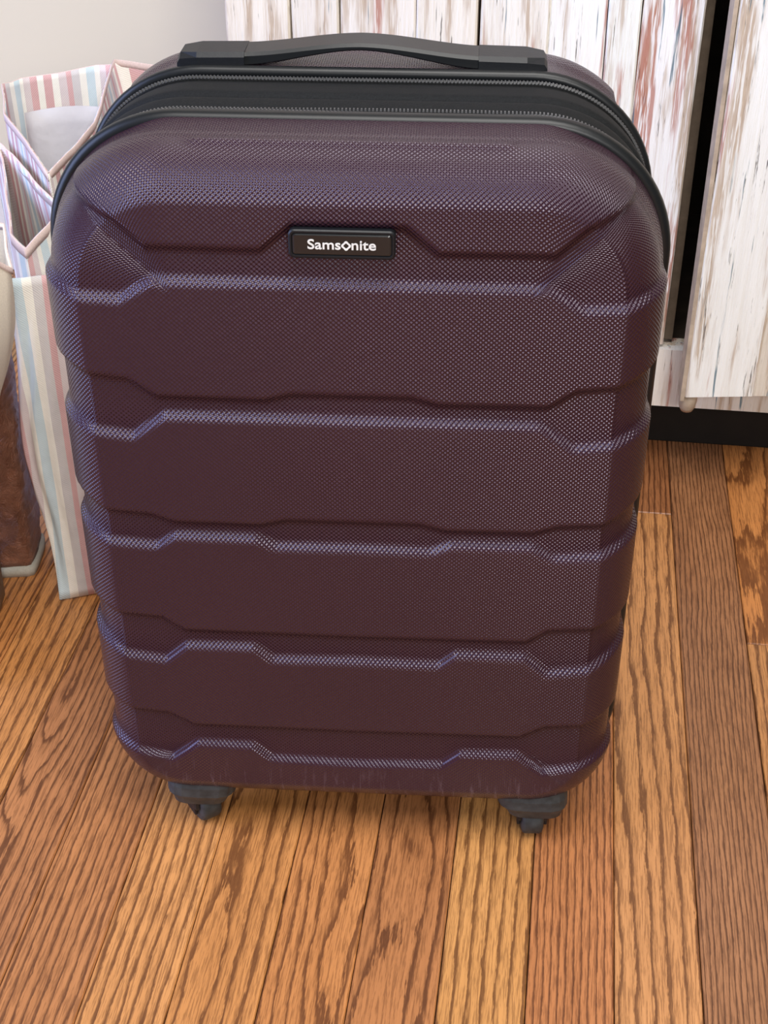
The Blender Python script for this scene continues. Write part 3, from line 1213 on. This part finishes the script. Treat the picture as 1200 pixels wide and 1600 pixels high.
pk.modifiers.new('thickness', 'SOLIDIFY').thickness = 0.0014
top_row = [Vector(vs_[NJ * (NI + 1) + i]) for i in range(NI + 1)]

# cream tote resting on the two low pieces beneath it
loB = empty('hide_bundle', (-0.405, 1.185, 0))
tag(loB, 'crinkled glossy brown hide bundle with cream base, standing behind the striped tote', 'bundle')


def blob_ring(cx_, cy_, rx, ry, n=16, ph=0.0):
    return [(cx_ + rx * math.cos(ph + 2 * math.pi * i / n), cy_ + ry * math.sin(ph + 2 * math.pi * i / n)) for i in range(n)]


def closed_loft(name, secs, mat, parent, wr=0.003, seed=0):
    n = len(secs[0][1])
    v, f = [], []
    for z, ring in secs:
        for (x, y) in ring:
            w = mnoise.noise_vector(Vector((x * 30 + seed, y * 30, z * 25))) * wr
            v.append((x + w.x, y + w.y, z))
    for i in range(len(secs) - 1):
        for j in range(n):
            k = (j + 1) % n
            f.append((i * n + j, i * n + k, (i + 1) * n + k, (i + 1) * n + j))
    f.append(tuple(range(n - 1, -1, -1)))
    f.append(tuple(range((len(secs) - 1) * n, len(secs) * n)))
    return mesh_obj(name, v, f, mat, parent, True)


hx0, hy0 = -0.405, 1.185


def slab(hx, hy, n=6):
    pts = []
    for (x0, y0, x1, y1) in ((-hx, -hy, hx, -hy), (hx, -hy, hx, hy), (hx, hy, -hx, hy), (-hx, hy, -hx, -hy)):
        for k in range(n):
            t = k / n
            c = 1 - 0.10 * (abs(t - 0.5) * 2) ** 4
            pts.append(((x0 + (x1 - x0) * t) * c, (y0 + (y1 - y0) * t) * c))
    return pts


closed_loft('hide', [(0.0125 + i * 0.006, slab(0.0195 + 0.0008 * (i % 2), 0.030)) for i in range(41)], HIDE, loB, 0.005, 5)
closed_loft('base_band', [(0.0, slab(0.0205, 0.031)), (0.006, slab(0.0212, 0.032)), (0.012, slab(0.0205, 0.031))], BEIGE, loB, 0.002, 1)
loB.location = (-0.3685, 1.152, 0)

boxb = empty('canvas_box', (-0.47, 1.025, 0))
tag(boxb, 'beige canvas storage box on the floor beside the brown hide bundle', 'box')
sec = []
for i in range(12):
    z = 0.240 * i / 11
    e_ = 0.003 * math.sin(i / 11 * math.pi)
    sec.append((z, [(-0.10 - e_, -0.07 - e_), (0.0, -0.074 - e_), (0.098 + e_, -0.07 - e_), (0.101 + e_, 0.0), (0.098 + e_, 0.068 + e_),
                    (0.0, 0.070 + e_), (-0.10 - e_, 0.068 + e_), (-0.102 - e_, 0.0)]))
closed_loft('box_body', sec, BEIGE, boxb, 0.002, 2)
closed_loft('lid', [(0.2405, sec[-1][1]), (0.2475, sec[-1][1])], BEIGE, boxb, 0.0, 2)

toteD = empty('cream_tote', (-0.41, 1.015, 0.2485))
tag(toteD, 'plain cream cotton tote with pink edging, resting on the beige canvas box', 'tote bag')
botD = [(-0.085, -0.045), (0.078, -0.045), (0.084, 0.0), (0.082, 0.035), (-0.085, 0.035)]
midD = [(-0.095, -0.05), (0.096, -0.05), (0.108, 0.0), (0.104, 0.04), (-0.095, 0.04)]
topD = [(-0.09, -0.03, 0.185), (0.098, -0.03, 0.172), (0.120, 0.0, 0.135), (0.110, 0.03, 0.160), (-0.09, 0.03, 0.19)]
oD, rimD, nD = loft_bag('bag_body', [(0.0, botD), (0.07, midD), (0.14, topD)], CREAM, toteD, 8, 24, 0.003, 21)
hem('edging', rimD, toteD, PINKHEM, 0.005, 0.0006)

bpy.context.view_layer.update()
